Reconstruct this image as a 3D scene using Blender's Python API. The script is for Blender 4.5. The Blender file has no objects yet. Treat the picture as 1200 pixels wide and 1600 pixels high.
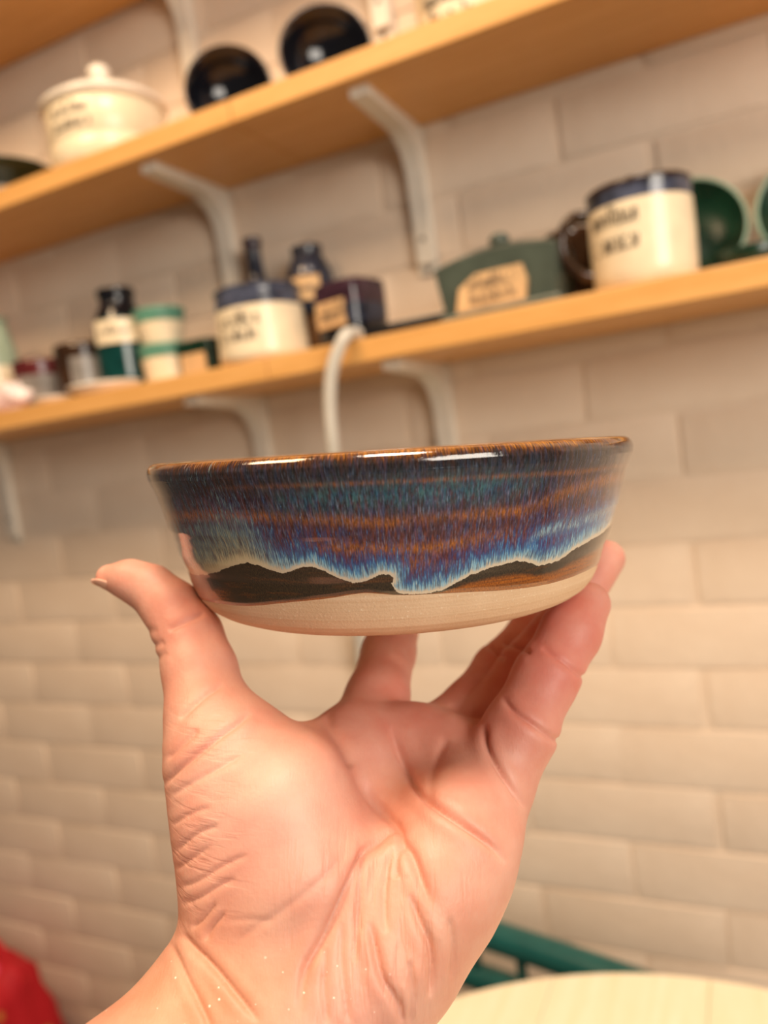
import bpy, bmesh, math, random
import numpy as np
from mathutils import Vector, Matrix
random.seed(7); rng = np.random.default_rng(7)
scene = bpy.context.scene
COL = scene.collection
# ------------------------------------------------------------------ camera
F = 1200.0                      # focal length in pixels of the 1200x1600 frame
DIST, EYE = 0.934, 1.25         # distance to the brick wall, eye height above the floor
def cam_rows(yaw, pitch, roll):
    cy, sy, cp, sp, cr, sr = math.cos(yaw), math.sin(yaw), math.cos(pitch), math.sin(pitch), math.cos(roll), math.sin(roll)
    f = np.array([sy*cp, cy*cp, sp]); r = np.array([cy, -sy, 0.0]); d = np.cross(f, r)
    return np.array([cr*r + sr*d, -sr*r + cr*d, f])
CM = cam_rows(math.radians(-25.894), math.radians(-4.897), math.radians(7.532))   # rows: right, down, forward
CAM = np.array([0.0, -DIST, EYE])
cd = bpy.data.cameras.new('camera'); cam = bpy.data.objects.new('camera', cd); COL.objects.link(cam)
R3 = Matrix([[CM[0][i], -CM[1][i], -CM[2][i]] for i in range(3)])
cam.matrix_world = Matrix.Translation(Vector(CAM)) @ R3.to_4x4()
cd.sensor_fit = 'VERTICAL'; cd.sensor_height = 36.0; cd.lens = 36.0*F/1600.0; cd.clip_start = 0.02
cd.dof.use_dof = True; cd.dof.focus_distance = 0.195; cd.dof.aperture_fstop = 7.5
scene.camera = cam
# ------------------------------------------------------------------ world, lamps, exposure
w = bpy.data.worlds.new('room_light'); scene.world = w; w.use_nodes = True
bg = w.node_tree.nodes['Background']; bg.inputs[0].default_value = (1.0, 0.85, 0.70, 1); bg.inputs[1].default_value = 0.09
def area(name, loc, target, size, power, color):
    l = bpy.data.lights.new(name, 'AREA'); l.shape = 'RECTANGLE'; l.size, l.size_y = size; l.energy = power; l.color = color
    o = bpy.data.objects.new(name, l); COL.objects.link(o); o.location = loc
    o.rotation_euler = (Vector(target)-Vector(loc)).to_track_quat('-Z', 'Y').to_euler(); return o
area('window_light', (1.8, -1.9, 1.8), (-0.3, -0.2, 1.2), (1.2, 1.0), 54, (1.0, 0.90, 0.78))
area('ceiling_lamp_light', (-0.75, -1.15, 2.55), (-0.75, -0.5, 1.2), (0.5, 0.5), 24, (1.0, 0.68, 0.40))
area('ceiling_panel_light', (0.15, -0.95, 2.6), (0.1, -0.8, 0.9), (0.4, 0.3), 22, (1.0, 0.83, 0.66))
vs = scene.view_settings; vs.view_transform = 'Standard'; vs.look = 'None'; vs.gamma = 1.0; vs.use_curve_mapping = False; vs.exposure = -0.12
# ------------------------------------------------------------------ helpers
def ray(x, y): return CM.T @ np.array([(x-600)/F, (y-800)/F, 1.0])
def pt(x, y, Y):                 # where the line of sight through a picture point meets the plane Y (parallel to the wall)
    d = ray(x, y); p = CAM + d*((Y-CAM[1])/d[1]); return p
def lin(c):
    if isinstance(c, str): c = [int(c[i:i+2], 16) for i in (1, 3, 5)]
    return tuple(((v/255)/12.92 if v/255 <= .04045 else ((v/255+.055)/1.055)**2.4) for v in c) + (1.0,)
class NT:                         # small node-tree writer
    def __init__(s, name):
        s.m = bpy.data.materials.new(name); s.m.use_nodes = True; s.t = s.m.node_tree; s.b = s.t.nodes['Principled BSDF']
    def n(s, typ, ins=None, **props):
        k = s.t.nodes.new(typ)
        for a, v in props.items(): setattr(k, a, v)
        for a, v in (ins or {}).items(): s.set(k.inputs[a], v)
        return k
    def set(s, sock, v):
        if hasattr(v, 'outputs'): v = v.outputs[0]
        if hasattr(v, 'links'): s.t.links.new(v, sock)
        else: sock.default_value = v
    def math(s, op, a, b=0.0, c=0.0, clamp=False): return s.n('ShaderNodeMath', {0: a, 1: b, 2: c}, operation=op, use_clamp=clamp)
    def mix(s, f, a, b, mode='MIX'):
        k = s.n('ShaderNodeMix', data_type='RGBA', blend_type=mode); s.set(k.inputs[0], f); s.set(k.inputs[6], a); s.set(k.inputs[7], b); return k.outputs[2]
    def ramp(s, f, stops, interp='LINEAR'):
        k = s.n('ShaderNodeValToRGB', {0: f}); r = k.color_ramp; r.interpolation = interp
        while len(r.elements) < len(stops): r.elements.new(.5)
        for e, (p, c) in zip(r.elements, stops): e.position = p; e.color = c if not isinstance(c, (str, float)) else (lin(c) if isinstance(c, str) else (c, c, c, 1))
        return k.outputs[0]
    def noise(s, vec, scale=5.0, detail=3.0, rough=.5): return s.n('ShaderNodeTexNoise', {'Vector': vec, 'Scale': scale, 'Detail': detail, 'Roughness': rough}).outputs[0]
    def map(s, vec, scale): return s.n('ShaderNodeMapping', {'Vector': vec, 'Scale': scale}).outputs[0]
    def obj(s): return s.n('ShaderNodeTexCoord').outputs['Object']
    def bump(s, h, strength=.3, dist=.002): s.set(s.b.inputs['Normal'], s.n('ShaderNodeBump', {'Height': h, 'Strength': strength, 'Distance': dist}))
    def out(s, **k):
        for a, v in k.items(): s.set(s.b.inputs[a.replace('_', ' ')], v)
        return s.m
def plain(name, c, rough=.5, var=.12, scale=40.0, bump=0.0, spec=.5):     # one colour with a faint mottling
    t = NT(name); c = lin(c); n = t.noise(t.obj(), scale, 4)
    d = tuple(v*(1-var*2) for v in c[:3])+(1,); e = tuple(min(1, v*(1+var)) for v in c[:3])+(1,)
    t.out(Base_Color=t.ramp(n, [(.3, d), (.7, e)]), Roughness=rough, **{'Specular_IOR_Level': spec})
    if bump: t.bump(n, bump, .001)
    return t.m
def mesh_obj(name, verts, faces, mats, parent=None, smooth=True, loc=None, rot=None, midx=None):
    me = bpy.data.meshes.new(name); me.from_pydata([tuple(v) for v in verts], [], [tuple(f) for f in faces])
    for m in (mats if isinstance(mats, (list, tuple)) else [mats]): me.materials.append(m)
    if midx is not None: me.polygons.foreach_set('material_index', midx)
    me.polygons.foreach_set('use_smooth', [smooth]*len(me.polygons)); me.update()
    return link(name, me, parent, loc, rot)
def link(name, me, parent=None, loc=None, rot=None):
    o = bpy.data.objects.new(name, me); COL.objects.link(o)
    if parent: o.parent = parent
    if loc is not None: o.location = loc
    if rot is not None: o.rotation_euler = rot
    return o
def bm_obj(name, bm, mats, parent=None, smooth=False, loc=None, rot=None):
    bmesh.ops.recalc_face_normals(bm, faces=bm.faces[:])
    me = bpy.data.meshes.new(name); bm.to_mesh(me); bm.free()
    for m in (mats if isinstance(mats, (list, tuple)) else [mats]): me.materials.append(m)
    me.polygons.foreach_set('use_smooth', [smooth]*len(me.polygons))
    return link(name, me, parent, loc, rot)
def empty(name, loc=(0, 0, 0), rot=(0, 0, 0)):
    o = bpy.data.objects.new(name, None); COL.objects.link(o); o.location = loc; o.rotation_euler = rot; o.empty_display_size = .02; return o
def tag(o, label=None, cat=None, group=None, kind=None):
    for k, v in (('label', label), ('category', cat), ('group', group), ('kind', kind)):
        if v: o[k] = v
    return o
def box_bm(bm, lo, hi, bev=0.0):
    r = bmesh.ops.create_cube(bm, size=1.0); vs_ = r['verts']
    for v in vs_:
        for i in range(3): v.co[i] = (lo[i]+hi[i])/2 + v.co[i]*(hi[i]-lo[i])
    if bev:
        es = list({e for v in vs_ for e in v.link_edges}); bmesh.ops.bevel(bm, geom=es, offset=bev, segments=2, affect='EDGES', profile=.5)
def box(name, lo, hi, mat, parent=None, bev=0.0, loc=None, rot=None):
    bm = bmesh.new(); box_bm(bm, lo, hi, bev); return bm_obj(name, bm, mat, parent, False, loc, rot)
def lathe(name, prof, mats, parent=None, seg=56, loc=None, rot=None, idx=None, sx=1.0, sy=1.0, power=None):
    V, Fc, mi = [], [], []
    for r, z in prof:
        for k in range(seg):
            a = 2*math.pi*k/seg; c, s = math.cos(a), math.sin(a)
            if power:                # rounded-square section
                q = (abs(c)**power+abs(s)**power)**(-1/power); c *= q; s *= q
            V.append((r*c*sx, r*s*sy, z))
    for i in range(len(prof)-1):
        for k in range(seg):
            l = (k+1) % seg
            Fc.append((i*seg+k, i*seg+l, (i+1)*seg+l, (i+1)*seg+k)); mi.append(idx[i] if idx else 0)
    o = mesh_obj(name, V, Fc, mats, parent, True, loc, rot, mi)
    return o
def tube(name, pts, rad, mat, parent=None, seg=12, loc=None, flat=1.0):
    pts = [Vector(p) for p in pts]
    for _ in range(2):
        q = [pts[0]]
        for a, b in zip(pts[:-1], pts[1:]): q += [a.lerp(b, .25), a.lerp(b, .75)]
        pts = q+[pts[-1]]
    V, Fc = [], []; up = Vector((0, 0, 1)); prev = None
    for i, p in enumerate(pts):
        t = (pts[min(i+1, len(pts)-1)]-pts[max(i-1, 0)]).normalized()
        a = t.cross(Vector((0.13, 1, 0.07)) if prev is None else prev).normalized() if prev is None else (prev - t*prev.dot(t)).normalized()
        prev = a; b = t.cross(a)
        for k in range(seg):
            g = 2*math.pi*k/seg; V.append(p + a*(rad*math.cos(g)) + b*(rad*flat*math.sin(g)))
    for i in range(len(pts)-1):
        for k in range(seg):
            l = (k+1) % seg; Fc.append((i*seg+k, i*seg+l, (i+1)*seg+l, (i+1)*seg+k))
    Fc += [tuple(range(seg))[::-1], tuple(range((len(pts)-1)*seg, len(pts)*seg))]
    return mesh_obj(name, V, Fc, mat, parent, True, loc)
def lettering(name, rows, wrap_r, ang0, z0, width, size, mat, parent, flat_y=None, slope=0.0, seed=1):
    # rows of small handwritten-looking strokes laid on a round (wrap_r) or flat (flat_y) face
    rr = random.Random(seed); V, Fc = [], []
    def put(u, z):
        if flat_y is None:
            a = ang0 + u/wrap_r; return (wrap_r*math.cos(a), wrap_r*math.sin(a), z)
        return (ang0+u, flat_y, z)
    for r in range(rows):
        u = -width/2; zb = z0 - r*size*1.7
        while u < width/2:
            wl = size*rr.uniform(.32, .6); hh = size*(1.35 if rr.random() < .22 else .8)
            for (ua, za, ub, zb2) in ((0, 0, wl*.15, hh), (wl*.15, hh*.9, wl*.75, hh*.95), (wl*.7, hh*.9, wl*.6, 0), (0, 0, wl*.9, size*.12)):
                if rr.random() < .2: continue
                th = size*.075; i = len(V)
                dx, dz = ub-ua, zb2-za; L = math.hypot(dx, dz)+1e-9; nx, nz = -dz/L*th, dx/L*th
                for du, dz_ in ((ua+nx, za+nz), (ub+nx, zb2+nz), (ub-nx, zb2-nz), (ua-nx, za-nz)):
                    V.append(put(u+du, zb+dz_+slope*(u+du)))
                Fc.append((i, i+1, i+2, i+3))
            u += wl*1.12 + (size*.5 if rr.random() < .12 else 0)
    return mesh_obj(name, V, Fc, mat, parent, False)
# ------------------------------------------------------------------ materials of the room
t = NT('painted_brick'); c = t.obj(); n1 = t.noise(c, 9, 4); n2 = t.noise(c, 70, 5, .6)
t.out(Base_Color=t.ramp(n1, [(.3, '#dfcab4'), (.7, '#ead8c4')]), Roughness=.55)
t.bump(t.math('ADD', t.math('MULTIPLY', n1, 1.5), n2), .4, .002); M_BRICK = t.m
def wood(name, a, b, sc=(2, 30, 30), rough=.42):
    t = NT(name); c = t.obj(); n = t.noise(t.map(c, sc), 3, 5, .55); g = t.noise(t.map(c, (sc[0]*4, sc[1]*4, sc[2]*4)), 6, 2)
    t.out(Base_Color=t.mix(.18, t.ramp(n, [(.3, a), (.7, b)]), t.ramp(g, [(.4, a), (.6, b)])), Roughness=rough); t.bump(n, .12, .001); return t.m
M_PINE = wood('pine_board', '#d39a52', '#e5b06c'); M_TABLE = wood('pale_birch', '#f2e0bb', '#f8edd3', (30, 2, 30), .5)
M_FLOOR = plain('grey_floor_vinyl', '#8d8178', .6); M_BRACKET = plain('white_bracket_paint', '#e9e1d3', .4, .04)
M_SCREW = plain('dull_screw_head', '#8c8378', .35)
M_TEAL = plain('dark_teal_paint', '#1c5a57', .3, .06); M_CABLE = plain('pale_grey_cable', '#cfcabf', .4, .03)
# ------------------------------------------------------------------ the setting: painted brick wall and floor
BED = EYE - 0.155              # a bed joint
wall = box('wall_back', (-3.4, 0.0048, 0.0), (2.6, 0.12, 2.7), M_BRICK); tag(wall, 'cream painted brick wall behind the pottery shelves', kind='structure')
floor = box('floor', (-3.4, -3.2, -0.05), (2.6, 0.12, 0.0), M_FLOOR); tag(floor, 'plain grey floor of the pottery room', kind='structure')
def brick_mesh(seed):
    r = random.Random(seed); L, H = .219, .0695; b = .009
    j = lambda s: r.uniform(-s, s)
    outer = [(-L/2, -H/2), (L/2, -H/2), (L/2, H/2), (-L/2, H/2)]
    V = [(x+j(.001), .02, z) for x, z in outer] + [(x+j(.0014), .0029, z+j(.0009)) for x, z in outer] + \
        [(x-math.copysign(b, x)+j(.0015), .0012+j(.0004), z-math.copysign(b*.8, z)+j(.001)) for x, z in outer] + [(0, .0009+j(.0005), 0)]
    Fc = []
    for k in range(4):
        l = (k+1) % 4; Fc += [(k, l, 4+l, 4+k), (4+k, 4+l, 8+l, 8+k), (8+k, 8+l, 12)]
    me = bpy.data.meshes.new('brick'); me.from_pydata(V, [], Fc); me.materials.append(M_BRICK)
    me.polygons.foreach_set('use_smooth', [i % 3 == 2 or True for i in range(len(Fc))]); me.update()
    for e in me.edges:
        if all(4 <= q < 8 for q in e.vertices): e.use_edge_sharp = True
    return me
BR = [brick_mesh(i) for i in range(8)]
cells = []
for k in range(-11, 15):
    zc = BED - .0375 - .075*k
    x0 = -.072 if k % 2 == 0 else -.173
    for i in range(-15, 11):
        xc = x0 + .112 + .225*i
        if -3.3 < xc < 2.5 and .04 < zc < 2.66: cells.append((xc + rng.uniform(-.004, .004), zc + rng.uniform(-.0015, .0015)))
def seen(c):                       # how well the frame shows this brick
    p = CM @ (np.array([c[0], 0, c[1]])-CAM)
    if p[2] < .1: return 9
    u, v = p[0]/p[2]*F, p[1]/p[2]*F; return max(abs(u)/600, abs(v)/800)
cells.sort(key=seen)
for i, (x, z) in enumerate(cells[:296]):
    link('brick', BR[i % 8], wall, (x, 0, z), (rng.uniform(-.004, .004), rng.uniform(-.004, .004), rng.uniform(-.002, .002)))
V, Fc = [], []
for i, (x, z) in enumerate(cells[296:]):
    o = len(V); me = BR[i % 8]; V += [(v.co.x+x, v.co.y, v.co.z+z) for v in me.vertices]; Fc += [tuple(o+q for q in p.vertices) for p in me.polygons]
tag(mesh_obj('brick_field', V, Fc, M_BRICK, wall), kind='stuff')
# ------------------------------------------------------------------ shelves and brackets
SH = {'lower': EYE+.093, 'upper': EYE+.383, 'top': EYE+.673}
LOW, UP = SH['lower']+.0255, SH['upper']+.0255
def shelf(row, x0, x1, label):
    z = SH[row]; o = box('shelf_board', (-(x1-x0)/2, -.17, 0), ((x1-x0)/2, -.0012, .0255), M_PINE, None, .0015, ((x0+x1)/2, 0, z))
    tag(o, label, 'shelf', 'pine shelf boards on the brick wall')
for row, word in (('lower', 'lower'), ('upper', 'middle'), ('top', 'top')):
    shelf(row, -1.36, -.498, {'lower': 'pine shelf board under the teal jar and cream crock, left of the joint', 'upper': 'pine shelf board under the lidded cream canister', 'top': 'pine shelf board at the top, left, only its underside in view'}[row])
    shelf(row, -.4965, .44, {'lower': 'pine shelf board under the butter dish and cream mug', 'upper': 'pine shelf board above the green butter dish, right of the joint', 'top': 'pine shelf board at the top right, above the dark bowls'}[row])
def bracket(x, row, label):
    z = SH[row]; root = empty('shelf_bracket', (x, 0, z)); w = .011; arm, leg, th = .150, .165, .014
    prof = [(-.0015, 0), (-arm, 0), (-arm, -.010), (-.064, -th)]
    for k in range(7):
        a = math.pi/2*k/6; prof.append((-th-.050+.050*math.sin(a), -th-.050+.050*math.cos(a)))
    prof += [(-th*.8, -leg), (-.0015, -leg)]
    bm = bmesh.new(); A = [bm.verts.new((-w, y, q)) for y, q in prof]; B = [bm.verts.new((w, y, q)) for y, q in prof]
    bm.faces.new(A); bm.faces.new(B[::-1])
    for i in range(len(A)): j = (i+1) % len(A); bm.faces.new((A[i], A[j], B[j], B[i]))
    bmesh.ops.bevel(bm, geom=[e for e in bm.edges if len(e.link_faces) == 2 and e.calc_face_angle(0) > 1.0], offset=.0025, segments=2, affect='EDGES')
    bm_obj('bracket_body', bm, M_BRACKET, root)
    bm_obj('wall_plate', (lambda b: (box_bm(b, (-.0135, -.004, -leg-.012), (.0135, -.0012, -.002), .001), b)[1])(bmesh.new()), M_BRACKET, root)
    for q in (-leg-.006, -leg+.03):
        lathe('screw', [(0, .0022), (.0028, .002), (.0036, .0008), (.0036, 0)], M_SCREW, root, 12, (0, -.0042 if q < -leg else -th*.86, q), (math.pi/2, 0, 0))
    tag(root, label, 'bracket', 'white shelf brackets')
bracket(-.345, 'upper', 'white shelf bracket above the green butter dish')
bracket(-.640, 'upper', 'white shelf bracket behind the slim bottle neck, under the middle shelf')
bracket(-.348, 'lower', 'white shelf bracket under the lower shelf, right of the grey cable')
bracket(-.628, 'lower', 'white shelf bracket under the lower shelf, below the cream crock')
bracket(-1.17, 'lower', 'white shelf bracket at the left picture edge under the lower shelf')
bracket(-.365, 'top', 'white shelf bracket foot beside the right dark bowl on the middle shelf')
bracket(-.655, 'top', 'white shelf bracket between the lidded canister and the left dark bowl')
# ------------------------------------------------------------------ pottery materials
M_CREAM = plain('cream_glaze', '#ecdcbd', .28, .05); M_WHITE = plain('white_glaze', '#efe6d8', .25, .04)
M_TEXT = plain('dark_lettering', '#55493c', .6); M_LABEL = plain('bare_clay_label', '#d3ae7f', .7, .1)
M_DKGREEN = plain('dark_green_glaze', '#0f2e20', .25, .2); M_GREEN = plain('mid_green_glaze', '#3f7462', .3, .15)
M_SAGE = plain('grey_green_glaze', '#49534a', .35, .12); M_BLACK = plain('black_blue_glaze', '#11131a', .12, .3)
M_NIGHT = plain('night_blue_glaze', '#2e3342', .15, .35, 60); M_PLUM = plain('plum_glaze', '#3d2733', .15, .3, 60)
M_BROWN = plain('dark_brown_glaze', '#3a2618', .18, .3); M_MAROON = plain('maroon_glaze', '#5e2426', .2, .2)
M_GREY = plain('speckled_grey_glaze', '#8b857f', .3, .2); M_TEALG = plain('deep_teal_glaze', '#0d3a38', .12, .2)
M_BLUEBAND = plain('blue_brown_glaze_band', '#454a5c', .12, .45, 50); M_PALEG = plain('pale_green_glaze', '#9fb09a', .3, .1)
M_RIMG = plain('pale_green_rim', '#7c9a86', .35, .1)
M_MINT = plain('sea_green_glaze', '#5f9480', .3, .15)
def at(x, y, Y): p = pt(x, y, Y); return float(p[0])
def stand(name, x, Y, z, rz=0.0): return empty(name, (x, Y, z), (0, 0, rz))
def patch(parent, r, ang0, z, w, h, mat, name='label', arch=0.0):      # a pressed clay label on a round pot
    V, Fc = [], []; n = 10
    for s, rr in ((0, r+.0012), (1, r-.002)):
        for i in range(n+1):
            u = -w/2+w*i/n; a = ang0+u/r; top = h/2 + arch*math.cos(math.pi*(i/n-.5)) if arch else h/2
            V += [(rr*math.cos(a), rr*math.sin(a), z-h/2), (rr*math.cos(a), rr*math.sin(a), z+top)]
    m = 2*(n+1)
    for i in range(n):
        a = 2*i; Fc += [(a, a+2, a+3, a+1), (a+m, a+m+1, a+m+3, a+m+2), (a, a+m, a+m+2, a+2), (a+1, a+3, a+m+3, a+m+1)]
    Fc += [(0, 1, m+1, m), (2*n, 2*n+m, 2*n+1+m, 2*n+1)]
    return mesh_obj(name, V, Fc, mat, parent, False)
CAMDIR = -math.pi/2 - .0       # facing the room
def face_cam(x, Y): return math.atan2(CAM[1]-Y, CAM[0]-x)
def pot(name, x, Y, z, outer, wall_t, mats, idx_of, label, cat, group=None, seg=56, power=None, inner=0):
    # outer: list of (r, z) from foot to rim; hollow inside
    root = stand(name, x, Y, z); pr = [(0.0005, .0015), (outer[0][0]-.004, .0015), (outer[0][0]-.002, 0)] + outer
    outer = [(a_[0]+(b_[0]-a_[0])*i_/4, a_[1]+(b_[1]-a_[1])*i_/4) for a_, b_ in zip(outer[:-1], outer[1:]) for i_ in range(4)]+[outer[-1]]; pr = pr[:3]+outer
    rt, zt = outer[-1]; inn = [(rt-wall_t*.5, zt+wall_t*.35)] + [(max(r-wall_t, .002), max(q, wall_t)) for r, q in outer[::-1]] + [(.0005, wall_t)]
    full = pr+inn; ids = []
    for i in range(len(full)-1):
        zz = (full[i][1]+full[i+1][1])/2; ids.append(idx_of(zz) if i < len(pr) else inner)
    lathe('body', full, mats, root, seg, idx=ids, power=power); tag(root, label, cat, group); return root
# ------------------------------------------------------------------ lower shelf
Z = LOW
x = at(-14, 540, -.08); r = .037
g = pot('jar', x, -.08, Z, [(r*.9, .002), (r, .02), (r, .1), (r*.8, .135), (r*.72, .15), (r*.8, .156)], .004, [M_PALEG, M_CREAM], lambda q: 1 if q < .09 else 0, 'pale green and cream jar at the far left end of the lower shelf', 'jar')
bm = bmesh.new(); bmesh.ops.create_icosphere(bm, subdivisions=4, radius=1)
from mathutils import noise as mn
for v in bm.verts:
    d = v.co.copy(); k = 1+.32*mn.noise(d*2.1)+.2*abs(mn.noise(d*4.3)); v.co = Vector((d.x*.036*k, d.y*.026*k, (d.z*.024*k)))
zmin = min(v.co.z for v in bm.verts)
for v in bm.verts: v.co.z = max(v.co.z, -.021)+.021
t = NT('white_pink_paper'); t.out(Base_Color=t.ramp(t.noise(t.obj(), 45, 2), [(.42, '#efe6e4'), (.5, '#e8cfc8'), (.6, '#cfa8a4'), (.66, '#ece4e6')]), Roughness=.5)
tag(bm_obj('paper_packet', bm, t.m, None, True, (at(17, 615, -.125), -.125, Z)), 'crumpled white and pink paper packet at the left end of the lower shelf', 'packet')
x = at(65, 590, -.09)
g = pot('cup', x, -.09, Z, [(.030, .002), (.034, .02), (.038, .05), (.0395, .072)], .004, [M_GREY, M_MAROON], lambda q: 1 if q > .05 else 0, 'small grey cup with a maroon rim beside the white packet', 'cup', inner=1)
x = at(133, 575, -.08)
g = pot('mug', x, -.08, Z, [(.036, .002), (.040, .012), (.041, .06), (.040, .083)], .004, [M_BROWN], lambda q: 0, 'dark brown mug between the maroon-rimmed cup and the teal jar', 'mug')
tube('handle', [(.038, 0, .07), (.058, 0, .072), (.066, 0, .045), (.056, 0, .02), (.039, 0, .018)], .0045, M_BROWN, g).rotation_euler = (0, 0, math.radians(60))
patch(g, .041, face_cam(x, -.08), .043, .04, .04, M_GREY, 'pale_patch')
x = at(193, 540, -.09)
g = pot('storage_jar', x, -.09, Z, [(.034, .002), (.037, .012), (.0375, .075), (.036, .098), (.028, .117), (.0235, .124), (.0235, .134), (.026, .138), (.026, .144)], .004, [M_TEALG, M_BLACK], lambda q: 1 if q > .105 else 0, 'tall dark teal jar with a black neck and cream label', 'jar')
patch(g, .0378, face_cam(x, -.09)-.25, .083, .062, .032, M_CREAM); lettering('lettering', 1, .0391, face_cam(x, -.09)-.3, .079, .042, .010, M_TEXT, g, seed=3)
for (px, py, Y, r, h, lab) in ((166, 598, -.12, .052, .0145, 'white flat dish lying in front of the teal jar'), (82, 612, -.14, .026, .0085, 'tiny white dish in front of the maroon-rimmed cup')):
    o = lathe('dish', [(.0005, .001), (r*.6, 0), (r*.65, 0), (r*.95, h*.75), (r, h), (r*.97, h+.0008), (r*.62, .004), (.0005, .0035)], M_WHITE, None, 48, (at(px, py, Y), Y, Z)); tag(o, lab, 'dish')
x = at(259, 560, -.09)
for k, (z0, lab) in enumerate(((0, 'cream tumbler with a green rim, lower of the stacked pair'), (.0475, 'cream tumbler with a green rim, upper of the stacked pair'))):
    o = pot('tumbler', x, -.09, Z+z0, [(.025 if k else .0275, .001), (.0265 if k else .029, .006), (.034, .048), (.0355, .0545)], .003, [M_CREAM, M_MINT], lambda q: 1 if q > .036 else 0, lab, 'tumbler', 'stacked green-rimmed tumblers', inner=1)
x = at(323, 560, -.08)
g = pot('dish', x, -.08, Z, [(.026, .001), (.028, .006), (.0295, .04), (.030, .05)], .004, [M_DKGREEN], lambda q: 0, 'small square dark green dish with a brown label, left of the cream crock', 'dish', power=6)
box('label', (-.02, -.0295, .008), (.02, -.0275, .034), M_LABEL, g, .0005)
x = at(410, 520, -.113)
g = pot('crock', x, -.113, Z, [(.051, .001), (.056, .006), (.0555, .03), (.0535, .066), (.0525, .086), (.054, .090)], .005, [M_CREAM, M_BLUEBAND], lambda q: 1 if q > .064 else 0, 'wide cream crock with a dark blue rim on the lower shelf', 'crock', inner=1)
lettering('lettering', 2, .0565, face_cam(x, -.113)-.55, .045, .05, .011, M_TEXT, g, seed=5)
x = at(402, 440, -.03)
g = pot('bottle', x, -.03, Z, [(.024, .001), (.0275, .008), (.0275, .06), (.027, .09), (.020, .112), (.0125, .128), (.0108, .15), (.0108, .168), (.0125, .172), (.013, .180)], .003, [M_NIGHT, M_PLUM], lambda q: 1 if (q > .162 or .09 < q < .118) else 0, 'slim dark glazed bottle with a long neck behind the cream crock', 'bottle')
patch(g, .0245, face_cam(x, -.03), .098, .020, .020, M_LABEL, arch=.003)
x = at(488, 460, -.035)
g = pot('vase', x, -.035, Z, [(.028, .001), (.031, .008), (.032, .05), (.0325, .09), (.030, .115), (.022, .133), (.0195, .138), (.0205, .149)], .004, [M_NIGHT, M_BROWN], lambda q: 1 if (q < .062) else 0, 'tall dark blue jar with a tan label and brown base', 'jar')
patch(g, .0325, face_cam(x, -.035)-.2, .092, .036, .030, M_LABEL); lettering('lettering', 1, .0339, face_cam(x, -.035)-.2, .087, .028, .009, M_TEXT, g, seed=8)
patch(g, .0318, face_cam(x, -.035)+.1, .034, .026, .045, plain('tan_run', '#7d5a38', .3), 'tan_panel')
x = at(549, 480, -.092)
g = pot('square_pot', x, -.092, Z, [(.030, .001), (.033, .006), (.0345, .05), (.0345, .070), (.0335, .077)], .004, [M_BLACK, M_PLUM, M_NIGHT], lambda q: 1 if q > .052 else (0 if q < .028 else 2), 'square plum glazed pot with a tan label, behind the grey cable', 'pot', power=5)
g.rotation_euler.z = -.25
box('label', (-.025, -.0365, .026), (.019, -.0325, .056), M_LABEL, g, .0006); lettering('lettering', 1, 0, -.003, .034, .036, .014, M_TEXT, g, flat_y=-.0368, seed=9)
x = at(640, 505, -.085)
g = stand('tray', x, -.085, Z); bm = bmesh.new(); box_bm(bm, (-.060, -.045, 0), (.062, .045, .006), .002); bm_obj('base', bm, M_BLACK, g)
for nm, lo, hi in (('front_edge', (-.060, -.047, .003), (.062, -.042, .017)), ('back_edge', (-.060, .042, .003), (.062, .047, .017)), ('side_edge', (-.063, -.047, .003), (-.058, .047, .017)), ('side_edge', (.060, -.047, .003), (.065, .047, .017))):
    box(nm, lo, hi, M_BLACK, g, .0015)
tag(g, 'flat black tray left of the green butter dish', 'tray')
# butter dish
x = at(792, 430, -.1); g = stand('butter_dish', x, -.1, Z, -.05)
bm = bmesh.new(); box_bm(bm, (-.066, -.044, 0), (.066, .044, .010), .003); bm_obj('base', bm, M_SAGE, g)
bm = bmesh.new(); n = 14; rows = []
for zf in (0, 1):
    for (yy, k) in ((-.040, 0), (.040, 1)): pass
V, Fc = [], []
for i in range(n+1):
    u = -1+2*i/n; arch = .064+.008*(1-u*u)
    V += [(u*.061, -.037, .0105), (u*.0665, -.041, arch*.93), (u*.064, -.032, arch), (u*.064, .032, arch), (u*.0665, .041, arch*.93), (u*.061, .037, .0105)]
for i in range(n):
    for k in range(5): a = i*6+k; Fc.append((a, a+6, a+7, a+1))
Fc += [tuple(range(6)), tuple(range(n*6, n*6+6))[::-1]]
lid = mesh_obj('lid', V, Fc, M_SAGE, g, False)
lathe('knob', [(.006, 0), (.0055, .004), (.010, .008), (.0115, .014), (.008, .019), (.0005, .020)], M_SAGE, lid, 24, (-.004, 0, .071))
bm = bmesh.new(); pf = [(-.046, .010), (.030, .010), (.034, .030), (.030, .046), (-.02, .046), (-.040, .034)]
A = [bm.verts.new((a, -.0435, b)) for a, b in pf]; B = [bm.verts.new((a, -.036, b)) for a, b in pf]; bm.faces.new(A); bm.faces.new(B[::-1])
for i in range(6): bm.faces.new((A[i], A[(i+1) % 6], B[(i+1) % 6], B[i]))
bm_obj('label', bm, M_LABEL, lid); lettering('lettering', 2, 0, -.004, .031, .050, .009, M_TEXT, lid, flat_y=-.0438, seed=11)
tag(g, 'grey-green lidded butter dish with a tan label', 'butter dish')
x = at(893, 400, -.05)
g = pot('pot', x, -.045, Z, [(.026, .001), (.029, .006), (.030, .06), (.029, .085)], .004, [M_BROWN], lambda q: 0, 'dark brown pot half hidden between the butter dish and the cream mug', 'pot')
x = at(1003, 370, -.105); r = .050
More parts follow.
